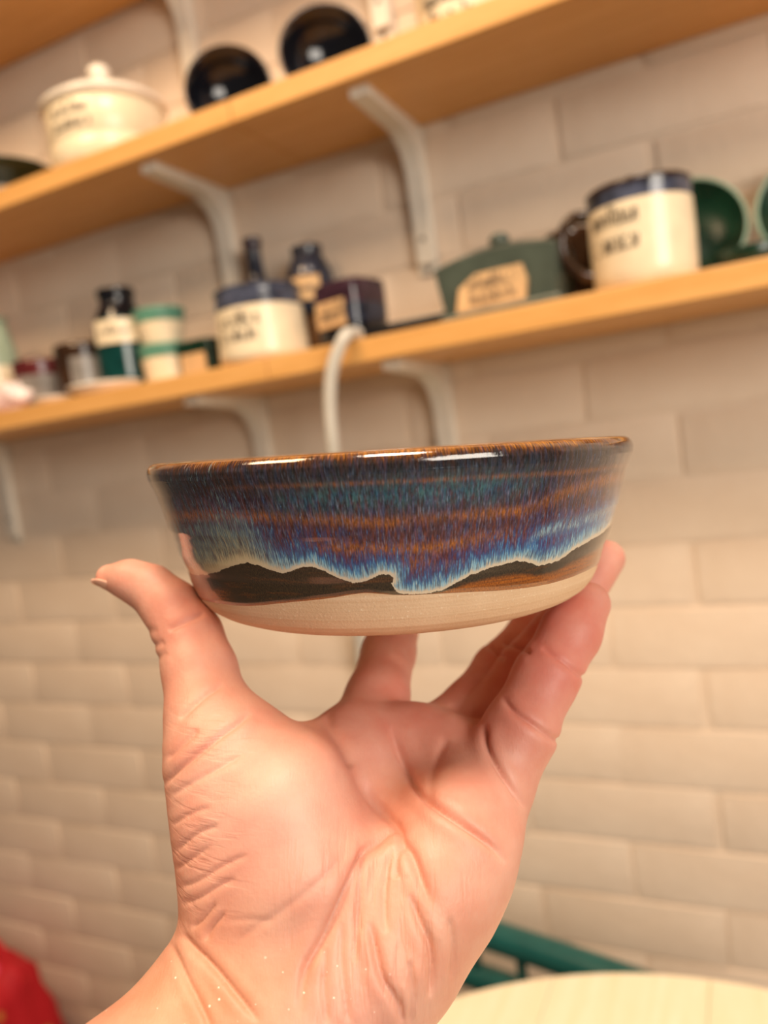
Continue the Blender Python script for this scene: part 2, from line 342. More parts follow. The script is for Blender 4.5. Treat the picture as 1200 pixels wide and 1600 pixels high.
g = pot('mug', x, -.105, Z, [(.046, .001), (.0495, .006), (.0505, .05), (.0495, .09), (.0505, .0985)], .0045, [M_CREAM, M_BLUEBAND, M_BROWN], lambda q: 1 if .076 < q < .094 else (2 if q > .094 else 0), 'large cream mug with a blue-brown rim and two lines of lettering', 'mug', inner=2)
tube('handle', [(.046, 0, .082), (.066, 0, .086), (.079, 0, .066), (.076, 0, .042), (.060, 0, .024), (.047, 0, .022)], .0062, M_BROWN, g, flat=1.3).rotation_euler = (0, 0, math.radians(188))
lettering('lettering', 2, .0510, face_cam(x, -.105)-.52, .060, .050, .014, M_TEXT, g, seed=14)
def leaning(name, px, py, Y, r, deep, mats, label, cat, tilt=14, yaw=0.0, group=None):
    x = at(px, py, Y); a = math.radians(tilt); g = empty(name, (x, Y, (UP if py < 250 else LOW)))
    pr = [(.0005, deep*.95), (r*.45, deep), (r*.5, deep), (r*.52, deep*.92), (r*.85, deep*.45), (r, 0), (r*.985, -.0025), (r*.94, -.001), (r*.82, deep*.36), (r*.5, deep*.80), (.0005, deep*.84)]
    o = lathe('body', pr, mats, g, 64, idx=[1, 1, 1, 1, 1, 2, 2, 0, 0, 0])      # opening towards the room (local -Z)
    o.rotation_euler = (-math.pi/2 - a, 0, yaw); o.location = (0, 0, r*math.cos(a)+.002); tag(g, label, cat, group); return g
leaning('leaning_plate', 1072, 345, -.050, .0585, .020, [M_DKGREEN, M_GREEN, M_RIMG], 'dark green plate leaning on the wall behind the cream mug', 'plate')
leaning('leaning_plate', 1283, 320, -.050, .058, .020, [M_DKGREEN, M_GREEN, M_RIMG], 'green plate cut off by the right picture edge', 'plate')
x = at(1172, 390, -.085)
tag(lathe('dish', [(.0005, .001), (.02, 0), (.022, 0), (.033, .022), (.032, .023), (.02, .004), (.0005, .004)], M_DKGREEN, None, 40, (x, -.085, Z)), 'low dark green dish between the two leaning green plates', 'dish')
# ------------------------------------------------------------------ middle shelf
Z = UP
x = at(163, 170, -.088); g = stand('canister', x, -.088, Z)
r = .079
lathe('body', [(.0005, .002), (r-.004, 0), (r, .004), (r, .030), (r-.0012, .0315), (r, .033), (r-.001, .076), (r-.004, .082), (r-.009, .082), (r-.009, .012), (.0005, .012)], M_CREAM, g, 72)
l = lathe('lid', [(.0005, .0825), (r+.001, .0825), (r+.004, .085), (r+.003, .090), (r*.8, .102), (r*.45, .114), (r*.2, .118), (.0005, .119)], M_WHITE, g, 72)
lathe('knob', [(.013, 0), (.010, .008), (.014, .016), (.0155, .023), (.011, .029), (.0005, .031)], M_WHITE, l, 32, (0, 0, .1175))
lettering('lettering', 2, r+.0006, face_cam(x, -.088)-.6, .060, .055, .011, M_TEXT, g, seed=21)
tag(g, 'large cream lidded canister with dark lettering on the middle shelf', 'canister')
leaning('leaning_bowl', 355, 125, -.085, .056, .045, [M_BLACK, M_BROWN, M_BROWN], 'black bowl on its side next to the lidded canister', 'bowl', 6, .48, 'dark bowls on their sides')
leaning('leaning_bowl', 508, 70, -.085, .056, .045, [M_BLACK, M_BROWN, M_BROWN], 'black bowl on its side, the right one of the pair', 'bowl', 6, .48, 'dark bowls on their sides')
x = at(722, 10, -.1)
g = pot('canister', x, -.1, Z, [(.046, .001), (.0495, .006), (.05, .05), (.049, .10)], .005, [M_CREAM], lambda q: 0, 'cream pot with dark lettering at the top edge, right of the black bowls', 'pot')
lettering('lettering', 3, .0507, face_cam(x, -.1)-.35, .045, .06, .012, M_TEXT, g, seed=25)
x = at(-12, 275, -.11); g = stand('pedestal_dish', x, -.1, Z)
lathe('foot', [(.0005, .001), (.030, 0), (.031, .003), (.026, .010), (.020, .022), (.024, .034), (.0005, .034)], M_WHITE, g, 40)
lathe('dish', [(.0005, .0345), (.024, .0345), (.062, .045), (.083, .050), (.084, .0525), (.06, .050), (.02, .042), (.0005, .041)], M_DKGREEN, g, 56)
tag(g, 'dark green dish on a white foot at the left end of the middle shelf', 'dish')
# ------------------------------------------------------------------ cable
P0 = [pt(560, 520, -.150), pt(553, 521, -.158), pt(541, 521, -.184), pt(531, 540, -.187), pt(518, 575, -.188), pt(514, 630, -.186), pt(521, 710, -.182), pt(530, 800, -.15), pt(548, 900, -.06), pt(563, 1000, -.02), pt(570, 1100, -.012), pt(572, 1350, -.012), pt(574, 1700, -.012)]
P0[0][2] = LOW+.008; P0[1][2] = LOW+.009
for p in P0: p[2] = max(p[2], .02)
tag(tube('cable', P0, .0072, M_CABLE, None, 14), 'pale grey cable looping over the lower shelf edge and down the wall', 'cable')
# ------------------------------------------------------------------ round table, chair, red bag
TZ = EYE-.5; TC = (-.05, -.625); TR = .362
tb = empty('round_table', (TC[0], TC[1], 0))
pw = .131; off = -.2005-TC[0]
k0 = int((-TR-off)//pw)
for k in range(k0, k0+8):
    a, b = max(off+k*pw+.0003, -TR), min(off+(k+1)*pw-.0003, TR)
    if b-a < .01: continue
    bm = bmesh.new(); n = 16; xs = [a+(b-a)*i/n for i in range(n+1)]
    ring = [(q, math.sqrt(max(TR*TR-q*q, 0))) for q in xs]+[(q, -math.sqrt(max(TR*TR-q*q, 0))) for q in xs[::-1]]
    ring = [ring[i] for i in range(len(ring)) if i == 0 or (abs(ring[i][0]-ring[i-1][0])+abs(ring[i][1]-ring[i-1][1])) > 1e-5]
    if abs(ring[0][0]-ring[-1][0])+abs(ring[0][1]-ring[-1][1]) < 1e-5: ring.pop()
    T = [bm.verts.new((p[0], p[1], TZ)) for p in ring]; B = [bm.verts.new((p[0], p[1], TZ-.022)) for p in ring]
    bm.faces.new(T); bm.faces.new(B[::-1])
    for i in range(len(T)): j = (i+1) % len(T); bm.faces.new((T[i], B[i], B[j], T[j]))
    o = bm_obj('plank', bm, M_TABLE, tb); o.rotation_euler.z = 0
lathe('column', [(.03, .018), (.026, .1), (.026, .6), (.034, TZ-.04), (.07, TZ-.0225)], M_TABLE, tb, 32)
lathe('base', [(.0005, .001), (.13, .001), (.135, .006), (.13, .014), (.04, .020), (.0005, .020)], M_TABLE, tb, 40)
tag(tb, 'round pale wooden table top of wide planks below the hand', 'table')
A = np.array([-.303, -.173]); B = np.array([-.14, -.209]); dv = (B-A)/np.linalg.norm(B-A)
ch = empty('chair', tuple(A+dv*.03)+(0,), (0, 0, math.atan2(dv[1], dv[0]))); RZ = EYE-.55
tube('top_rail', [(-.19, 0, RZ-.014), (0, .008, RZ-.014), (.19, 0, RZ-.014)], .017, M_TEAL, ch, 14)
tube('back_rail', [(-.18, 0, RZ-.072), (0, .008, RZ-.072), (.18, 0, RZ-.072)], .015, M_TEAL, ch, 14)
for s in (-1, 1):
    tube('back_post', [(s*.185, 0, RZ-.02), (s*.185, -.005, .45), (s*.185, .02, .002)], .014, M_TEAL, ch)
    tube('leg', [(s*.175, -.28, .43), (s*.18, -.285, .2), (s*.185, -.29, .002)], .014, M_TEAL, ch)
for i in range(5): tube('spindle', [(-.12+.06*i, .003, RZ-.03), (-.12+.06*i, 0, .55), (-.12+.06*i, -.01, .455)], .006, M_BROWN if i == 9 else M_TEAL, ch, 8)
box('seat', (-.195, -.31, .43), (.195, .0, .455), M_TEAL, ch, .006)
tag(ch, 'dark teal chair with a railed back between table and brick wall', 'chair')
t = NT('red_flower_cloth'); c = t.obj(); v = t.n('ShaderNodeTexVoronoi', {'Vector': c, 'Scale': 13.0})
f = t.ramp(v.outputs['Distance'], [(.0, 1.0), (.20, 1.0), (.26, 0.0)]); pick = t.ramp(v.outputs['Color'], [(.0, '#5f6a68'), (.35, '#c98a3a'), (.5, '#e4557a'), (.75, '#a3041c'), (1, '#d9d4d0')], 'CONSTANT')
t.out(Base_Color=t.mix(f, lin('#b8061a'), pick), Roughness=.7); M_RED = t.m
bg_ = empty('cloth_bag', (-1.335, -.145, 0)); bm = bmesh.new(); bmesh.ops.create_cube(bm, size=2)
bmesh.ops.subdivide_edges(bm, edges=bm.edges[:], cuts=11, use_grid_fill=True)
for v in bm.verts:
    p = v.co.copy(); q = p.normalized()*1.05; s = p.lerp(q, .42); k = 1+.10*mn.noise(p*1.7)+.05*mn.noise(p*4)
    tz = (s.z*.5+.5); v.co = Vector((s.x*.185*k*(1-.12*tz), s.y*.105*k*(1-.35*tz), max(0.002, tz*.465*(1+.04*mn.noise(p*2.3)))))
bm_obj('bag_body', bm, M_RED, bg_, True)
for yy in (-.04, .04): tube('strap', [(-.07, yy, .41), (-.08, yy*1.1, .45), (0, yy*1.3, .48), (.08, yy*1.1, .45), (.07, yy, .41)], .007, M_RED, bg_)
tag(bg_, 'red flowered cloth bag in the bottom left corner', 'bag')
# ------------------------------------------------------------------ the held bowl (camera-side coordinates in millimetres, then placed in the room)
def P(x, y, z): return np.array([(x-600)/F*z, (y-800)/F*z, z])*1000.0
def to_world(p): return CAM + (np.asarray(p)/1000.0) @ CM
BC = P(607, 703, .25)                                   # centre of the rim
bu = BC/np.linalg.norm(BC); bl = np.array([1, -.0603, 0.0]); bn = np.cross(bl, bu); bn /= np.linalg.norm(bn); bx = np.cross(bu, bn); bx /= np.linalg.norm(bx)
by = np.cross(bn, bx); BH = 49.5                         # bowl axes: right, away, up; height in mm
PROF = np.array([(0, 73.0), (.5, 74.2), (1.5, 75.1), (3, 75.5), (5, 75.2), (7.5, 74.1), (9.5, 73.3), (13, 72.3), (17, 71.2), (19.5, 70.6), (21, 69.9), (24, 68.9), (27.5, 68.1), (30, 67.2), (32, 66.3), (36, 65.2), (39.5, 64.0), (42, 62.8), (44.5, 60.8), (46.5, 57.8), (48.2, 53.5), (49.2, 49), (49.5, 46)])
hs_ = np.linspace(0, BH, 500); rs_ = np.interp(hs_, PROF[:, 0], PROF[:, 1]); kk = np.hanning(13); kk /= kk.sum()
rs_ = np.where((hs_ > 1.2) & (hs_ < 48.6), np.convolve(np.pad(rs_, 6, 'edge'), kk, 'valid'), rs_)
def RB(h): return np.interp(h, hs_, rs_)
NT_ = 900; TH = np.linspace(-math.pi, math.pi, NT_, endpoint=False)
def bowl_cam(th, h, r): return BC + np.multiply.outer(r*np.sin(th), bx) - np.multiply.outer(r*np.cos(th), by) - np.multiply.outer(h, bn)
def trace(poly, wob, seed):                              # height (mm below the rim) of a line drawn round the pot; front from the photograph, back continued
    pl_ = np.array(poly, float)
    for _ in range(2): pl_ = np.concatenate([pl_[:1], np.stack([pl_[:-1]*.75+pl_[1:]*.25, pl_[:-1]*.25+pl_[1:]*.75], 1).reshape(-1, 2), pl_[-1:]])
    px_, py_ = pl_.T; hg = np.linspace(3, 48, 400); out = np.full(NT_, np.nan)
    for i, t_ in enumerate(TH):
        if abs(t_) > math.radians(68): continue
        p = bowl_cam(np.full(400, t_), hg, RB(hg)); X = p[:, 0]/p[:, 2]*F+600; Y = p[:, 1]/p[:, 2]*F+800
        s = Y-np.interp(X, px_, py_); k = np.argmax(s > 0)
        out[i] = hg[k]
    ok = np.argwhere(~np.isnan(out))[:, 0]; a, b = ok[0], ok[-1]; n = NT_-(b-a)-1; q = np.random.default_rng(seed)
    t_ = np.linspace(0, 1, n+2)[1:-1]; back = out[b]*(1-t_)+out[a]*t_ + wob*np.sin(math.pi*t_)*(np.sin(t_*19+1)+.6*np.sin(t_*41+2)+.4*np.sin(t_*7))
    for j in range(n): out[(b+1+j) % NT_] = back[j]
    return out
GL = trace([(270, 925), (308, 936), (340, 945), (389, 949), (445, 942), (515, 935), (567, 925), (600, 928), (635, 930), (705, 926), (810, 921), (880, 908), (922, 891), (960, 870)], .5, 1)
WV = trace([(260, 880), (284, 887), (308, 900), (340, 894), (382, 877), (410, 884), (438, 896), (459, 891), (480, 882), (505, 889), (525, 901), (553, 912), (578, 906), (594, 895), (603, 893), (609, 899), (613, 926), (640, 929), (687, 924), (712, 910), (740, 894), (775, 884), (810, 875), (827, 880), (845, 884), (873, 875), (890, 861), (915, 847), (943, 831), (970, 795)], 2.2, 2)
kq = np.hanning(11); kq /= kq.sum(); WV = np.convolve(np.concatenate([WV[-5:], WV, WV[:5]]), kq, 'valid'); q_ = np.random.default_rng(5).normal(size=NT_); q_ = np.convolve(np.concatenate([q_[-2:], q_, q_[:2]]), np.hanning(5)/2, 'valid')
GL = np.convolve(np.concatenate([GL[-5:], GL, GL[:5]]), kq, 'valid')
WV = np.minimum(WV+.16*q_, GL-.15)
def attr(me, name, vals):
    a = me.attributes.new(name, 'FLOAT', 'POINT'); a.data.foreach_set('value', np.asarray(vals, np.float32).ravel())
def grid_mesh(name, X, mat, parent=None, flip=False):     # X: rows x NT_ x 3 closed round the axis
    n = X.shape[0]; idx = np.arange(n*NT_).reshape(n, NT_); nx = np.roll(idx, -1, 1)
    q = np.stack([idx[:-1], nx[:-1], nx[1:], idx[1:]], -1).reshape(-1, 4)
    if flip: q = q[:, ::-1]
    me = bpy.data.meshes.new(name); me.vertices.add(n*NT_); me.vertices.foreach_set('co', X.ravel().astype(np.float32))
    me.loops.add(q.size); me.loops.foreach_set('vertex_index', q.ravel().astype(np.int32)); me.polygons.add(len(q))
    me.polygons.foreach_set('loop_start', np.arange(0, q.size, 4, dtype=np.int32)); me.polygons.foreach_set('use_smooth', np.ones(len(q), bool))
    me.update(calc_edges=True); me.validate(); me.materials.append(mat); return me
def loc(th, h, r): return np.stack([r*np.sin(th), -r*np.cos(th), BH-h], -1)/1000.0
# glaze material -------------------------------------------------------------
t = NT('running_blue_glaze')
A_ = lambda nm: t.n('ShaderNodeAttribute', attribute_name=nm).outputs['Fac']
uu, hh, wv, wid, rust, grn = A_('around'), A_('down'), A_('wave'), A_('run_width'), A_('rust'), A_('pale')
vec = t.n('ShaderNodeCombineXYZ', {0: uu, 1: hh, 2: 0.0})
def st(sx, sy, det=4, rough=.6): return t.noise(t.map(vec, (sx, sy, 1.0)), 1.0, det, rough)
fine = st(2.4, .30, 5, .65); mid = st(.9, .14, 4); big = st(.07, .10, 3); horiz = st(.045, .9, 3); dots = st(3.4, 1.4, 3, .6); patchy = st(.16, .22, 4)
jit = t.math('MULTIPLY', t.math('SUBTRACT', fine, .5), 7.0); jit2 = t.math('MULTIPLY', t.math('SUBTRACT', big, .5), 9.0)
hd = t.math('DIVIDE', t.math('ADD', t.math('ADD', hh, jit), t.math('MULTIPLY', jit2, .5)), 48.0)
amb, tea, wv2 = A_('amber'), A_('teal'), A_('second_wave')
base = t.ramp(hd, [(0.0, '#a06a28'), (.014, '#80501e'), (.034, '#4a2e1a'), (.06, '#2e2826'), (.14, '#2f2e33'), (.19, '#35252a'), (.30, '#3a2c34'), (.42, '#4c3038'), (.55, '#503046'), (.70, '#543044'), (.85, '#4a3260')])
rustf = t.math('MULTIPLY', t.ramp(mid, [(.44, 0.0), (.60, 1.0)]), t.ramp(hd, [(.16, .15), (.3, .5), (.8, .6)]))
base = t.mix(rustf, base, lin('#7a3f2a'))
base = t.mix(t.math('MULTIPLY', amb, t.ramp(st(1.2, .2, 4), [(.30, .25), (.52, 1.0)])), base, t.ramp(dots, [(.35, '#8a4e1a'), (.65, '#ad6a28')]))
base = t.mix(t.math('MULTIPLY', tea, t.ramp(st(1.3, .35, 5), [(.38, .15), (.6, 1.0)])), base, t.ramp(patchy, [(.35, '#24506a'), (.6, '#3f6c70')]))
blue = t.math('MULTIPLY', t.ramp(st(1.1, .12, 4), [(.48, 0.0), (.60, 1.0)]), t.ramp(hd, [(.08, .15), (.2, .3), (.45, .5), (.9, 1.0)]))
base = t.mix(t.math('MULTIPLY', blue, .75), base, t.mix(patchy, lin('#3a4f96'), lin('#4a6688')))
spk = t.math('MULTIPLY', t.ramp(fine, [(.54, 0.0), (.66, 1.0)]), t.ramp(hd, [(.05, .05), (.14, .3), (.3, .55), (.6, .6), (1, .9)]))
base = t.mix(t.math('MULTIPLY', spk, .75), base, t.mix(patchy, lin('#7280b8'), lin('#96b0bc')))
base = t.mix(1.0, base, t.ramp(st(2.8, .45, 4), [(.34, (.42, .42, .45, 1)), (.5, (.92, .92, .92, 1)), (.64, (1.4, 1.36, 1.32, 1))]), 'MULTIPLY')
w2 = t.math('MULTIPLY', wv2, t.ramp(fine, [(.40, .05), (.60, 1.0)]))
base = t.mix(w2, base, t.ramp(t.math('MULTIPLY', wv2, t.math('ADD', dots, .5)), [(.2, '#35589c'), (.55, '#5f9ac4'), (.9, '#a9cdd6')]))
# the run: pale line, light blue, blue, fading upward
d = t.math('DIVIDE', t.math('ADD', wv, t.math('MULTIPLY', t.math('SUBTRACT', dots, .5), .9)), wid)
fine2 = st(3.2, .22, 4, .6)
ds = t.math('ADD', t.math('ADD', d, t.math('MULTIPLY', t.math('SUBTRACT', fine, .5), t.math('MULTIPLY', d, 3.4))), t.math('MULTIPLY', t.math('SUBTRACT', mid, .5), t.math('MULTIPLY', d, 1.8)))
runc = t.ramp(t.math('DIVIDE', ds, 10.0), [(0, '#d8cab2'), (.07, '#d2c6b0'), (.11, '#b4cbd0'), (.19, '#8fc0d6'), (.32, '#4f90c2'), (.5, '#30599c'), (.8, '#414080')])
runp = t.ramp(t.math('DIVIDE', ds, 10.0), [(0, '#cdbf9f'), (.1, '#bdb18c'), (.25, '#9aa088'), (.45, '#7fa3a8'), (.75, '#4a709a')])
runc = t.mix(grn, runc, runp)
runc = t.mix(t.math('MULTIPLY', t.ramp(fine2, [(.42, .75), (.56, 0.0)]), t.ramp(t.math('DIVIDE', d, 10.0), [(.05, 0.0), (.15, 1.0)])), runc, t.mix(patchy, lin('#27334f'), lin('#4a2f3c')))
runa = t.ramp(t.math('DIVIDE', ds, 10.0), [(0, 1.0), (.22, .95), (.45, .7), (.8, 0.0)])
col = t.mix(runa, base, runc)
dark = t.mix(t.math('MULTIPLY', t.math('MAXIMUM', rust, t.ramp(st(.06, .5, 4), [(.52, 0.0), (.75, .28)])), t.ramp(st(.05, 2.2, 3), [(.35, .5), (.55, 1.0)])), t.ramp(dots, [(.35, '#2a241d'), (.7, '#4a3d2c')]), t.ramp(dots, [(.35, '#7d3f12'), (.7, '#bd6f24')]))
below = t.math('LESS_THAN', d, 0.0)
col = t.mix(below, col, dark)
t.out(Base_Color=col, Roughness=t.ramp(below, [(0, .09), (1, .22)]), **{'Coat_Weight': .6, 'Coat_Roughness': .05, 'IOR': 1.52})
t.bump(t.math('ADD', t.math('MULTIPLY', mid, .7), st(.25, .35, 3)), .10, .0006); M_GLAZE = t.m
t = NT('bare_stoneware'); c = t.obj(); z_ = t.noise(t.map(c, (6, 6, 900)), 1.0, 4, .6); sp = t.noise(c, 1500, 2); bl_ = t.noise(c, 60, 3)
t.out(Base_Color=t.mix(t.ramp(sp, [(.66, 0.0), (.72, .7)]), t.ramp(t.math('ADD', t.math('MULTIPLY', z_, .6), t.math('MULTIPLY', bl_, .4)), [(.35, '#d6b28c'), (.65, '#e6c8a6')]), lin('#f4e2c8')), Roughness=.75)
t.bump(t.math('ADD', z_, t.math('MULTIPLY', sp, .6)), .35, .0006); M_CLAY = t.m
# glazed body: inside floor -> lip -> outside down to the glaze line
rows, hs, ds_ = [], [], []
for (h, r) in [(44.6, 2), (44.6, 30), (44, 46), (42, 54), (36, 60), (28, 63.5), (18, 67), (8, 70), (3, 71.2), (1, 71.8), (.25, 72.3)]:
    rows.append(loc(TH, np.full(NT_, float(h)), np.full(NT_, float(r)))); hs.append(np.full(NT_, float(h)*.3))
n = 150
for k in range(n+1):
    u = (k/n); h = u*GL; r = RB(h)+.35*np.clip((1-u)*30, 0, 1)
    r = r + .12*np.sin(TH*3+h*.2)*(h > 5)
    rows.append(loc(TH, h, r)); hs.append(h)
me = grid_mesh('bowl', np.stack(rows), M_GLAZE, flip=True)
HH = np.stack(hs); TT = np.broadcast_to(TH, HH.shape)
wave = (WV[None]-HH)
# the curled crest: a dark drop under the breaking wave
hk = P(0, 0, 1)
pv = bowl_cam(TT.ravel(), HH.ravel(), RB(HH.ravel())); X = pv[:, 0]/pv[:, 2]*F+600; Y = pv[:, 1]/pv[:, 2]*F+800
blob = (np.hypot((X-606)/1.0, (Y-905)/.9)-8.5)*.17
frontm = (np.cos(TT.ravel()) > .5)
wv_ = wave.ravel(); wv_ = np.where(frontm & (np.abs(X-606) < 40) & (np.abs(Y-905) < 60), np.minimum(wv_, blob), wv_)
sm = lambda a, b, v: np.clip((v-a)/(b-a), 0, 1)**2*(3-2*np.clip((v-a)/(b-a), 0, 1))
deg = np.degrees(TT.ravel())
attr(me, 'around', TT*70); attr(me, 'down', HH); attr(me, 'wave', wv_)
attr(me, 'run_width', 1.0+1.2*sm(-18, -36, deg)+.25*sm(22, 42, deg)); attr(me, 'pale', sm(-20, -34, deg)*sm(75, 50, -deg)*.9)
def strip(pts, wdt):                                    # soft band of pigment along a line, front of the pot only
    pts = np.array(pts, float); f_ = np.interp(X, pts[:, 0], pts[:, 1]); k_ = np.interp(X, pts[:, 0], pts[:, 2], 0, 0)
    return np.exp(-((Y-f_)/wdt)**2)*k_*(np.cos(TT.ravel()) > .25)
amber = strip([(262, 806, .8), (371, 807, .9), (450, 808, .5), (541, 814, .8), (603, 817, .9), (658, 810, .4), (760, 802, .8), (815, 798, .9), (840, 790, .5), (883, 769, .7), (951, 749, .8), (985, 740, .6)], 9)
amber = np.maximum(amber, strip([(480, 857, 0), (521, 856, .9), (610, 859, 1), (678, 856, 1), (746, 842, .8), (800, 835, .2), (830, 830, 0)], 9))
amber = np.maximum(amber, strip([(268, 848, .9), (290, 849, .8), (300, 850, 0)], 12)); amber = np.maximum(amber, strip([(600, 878, 0), (630, 880, .8), (660, 878, .6), (690, 876, 0)], 14))
amber = np.maximum(amber, strip([(300, 764, 0), (480, 758, .5), (640, 752, .6), (900, 738, .5), (980, 726, .4)], 4))
attr(me, 'amber', amber); attr(me, 'teal', strip([(380, 790, 0), (470, 780, .8), (600, 772, 1), (760, 762, 1), (830, 752, .5), (880, 745, 0)], 26))
attr(me, 'second_wave', strip([(800, 866, 0), (822, 852, .6), (838, 836, .85), (870, 824, .8), (905, 816, .85), (940, 802, .9), (968, 782, .8)], 14))
rel = (HH-WV[None])/(GL-WV+1e-6)[None]
attr(me, 'rust', np.maximum(sm(.9, .99, rel)*.8, sm(.35, .6, rel)*np.broadcast_to(np.maximum(np.maximum(sm(6, 12, np.degrees(TH)), .6*sm(-40, -50, np.degrees(TH))), .0), HH.shape)).ravel())
BW = Matrix([[*(v @ np.stack([bx, by, bn], 1) for v in [CM[:, i]])][0].tolist() for i in range(3)])
bowl = link('bowl', me); bowl.matrix_world = Matrix.Translation(Vector(to_world(BC-bn*BH))) @ BW.to_4x4()
tag(bowl, 'glazed pottery bowl with blue running glaze over bare clay, held up in a hand', 'bowl')
rows = []
for k in range(40):
    u = k/39; h = (GL-.4)*(1-u)+BH*u; rows.append(loc(TH, h, RB(h)))
for h, r in ((49.5, 43), (48.9, 41.5), (48.7, 20), (48.7, 1)): rows.append(loc(TH, np.full(NT_, h), np.full(NT_, float(r))))
ft = link('foot', grid_mesh('foot', np.stack(rows), M_CLAY, flip=True), bowl); ft['label'] = 'bare sandy clay foot'

# ---------------------------------------------------------------- hand (signed distance field -> surface nets)
def rcone(p,a,b,ra,rb,flat=None):
    ba=b-a; l2=ba@ba; t=np.clip(((p-a)@ba)/l2,0,1)
    q=p-a-t[:,None]*ba
    if flat is not None:            # squash along a direction (unit vector n, factor s): thinner than wide
        n,s=flat; c=q@n; q=q+np.outer(c*(1/s-1),n)
    return np.sqrt((q*q).sum(1))-(ra+t*(rb-ra))
def smin(a,b,k):
    h=np.maximum(k-np.abs(a-b),0)/k
    return np.minimum(a,b)-h*h*h*k/6.0
def chain(p,pts,k):
    d=None
    for (a,ra),(b,rb) in zip(pts[:-1],pts[1:]):
        e=rcone(p,a,b,ra,rb); d=e if d is None else smin(d,e,k)
    return d
def J(*l): return [(P(x,y,z),r) for x,y,z,r in l]
THUMB=J((170,902,.243,3.4),(203,906,.241,5.0),(236,920,.240,6.2),(270,952,.237,7.7),(296,995,.233,8.8),(313,1050,.226,9.6),(324,1110,.219,10.2),(348,1180,.212,13.0))
THENAR=[J((348,1180,.212,13.0),(377,1270,.206,16.5),(402,1370,.202,18.0),(428,1450,.199,18.0)),
        J((385,1185,.213,13.0),(450,1260,.205,18.0),(472,1360,.199,18.5),(475,1440,.198,18.0)),
        J((420,1200,.222,11.0),(510,1207,.224,12.0),(560,1200,.226,12.5))]
META=[J((555,1165,.236,12.5),(535,1300,.224,14.0),(500,1470,.210,17.0)),
      J((640,1165,.236,12.5),(600,1300,.223,14.0),(550,1470,.208,16.0)),
      J((700,1190,.230,12.5),(655,1310,.216,15.5),(590,1470,.203,17.0)),
      J((760,1225,.218,11.5),(700,1330,.204,15.5),(610,1470,.195,17.5)),
      J((732,1290,.209,11.5),(672,1390,.199,14.5),(575,1500,.194,16.0))]
ARM=[J((470,1480,.201,17.0),(400,1580,.192,18.0),(230,1800,.172,20.0),(-20,2120,.145,22.0)),
     J((520,1490,.200,17.0),(440,1600,.190,19.0),(280,1830,.170,21.0),(60,2150,.145,24.0)),
     J((570,1500,.195,17.5),(480,1590,.188,17.0),(350,1830,.170,20.0),(120,2200,.145,23.0)),
     J((445,1440,.203,16.0),(345,1570,.192,16.0),(170,1760,.172,18.0),(-80,2080,.145,20.0))]
INDEX=J((560,1165,.236,12.0),(590,1090,.256,10.4),(607,1020,.278,9.4),(625,960,.298,8.6),(638,915,.312,7.4))
MIDDLE=J((668,1172,.236,11.3),(738,1106,.256,9.4),(780,1047,.272,9.0),(830,990,.290,8.4),(870,935,.306,7.2))
RING=J((712,1190,.232,11.5),(764,1127,.246,9.6),(820,1047,.259,8.8),(895,950,.272,8.0),(947,873,.281,6.8))
PINKY=J((768,1228,.217,11.3),(810,1145,.221,10.2),(852,1060,.229,9.3),(892,988,.238,8.9),(919,944,.243,7.0))
FINGERS=[INDEX,MIDDLE,RING,PINKY]
def palm(p):
    d=None
    for c in THENAR+META:
        e=chain(p,c,10); d=e if d is None else smin(d,e,13)
    for c in ARM:
        d=smin(d,chain(p,c,10),14)
    return smin(d,chain(p,THUMB,6),14)
def sdf(p):
    pm=palm(p); out=pm
    for i,f in enumerate(FINGERS):
        out=smin(out,smin(pm,chain(p,f,5),7),1.6)
    return out
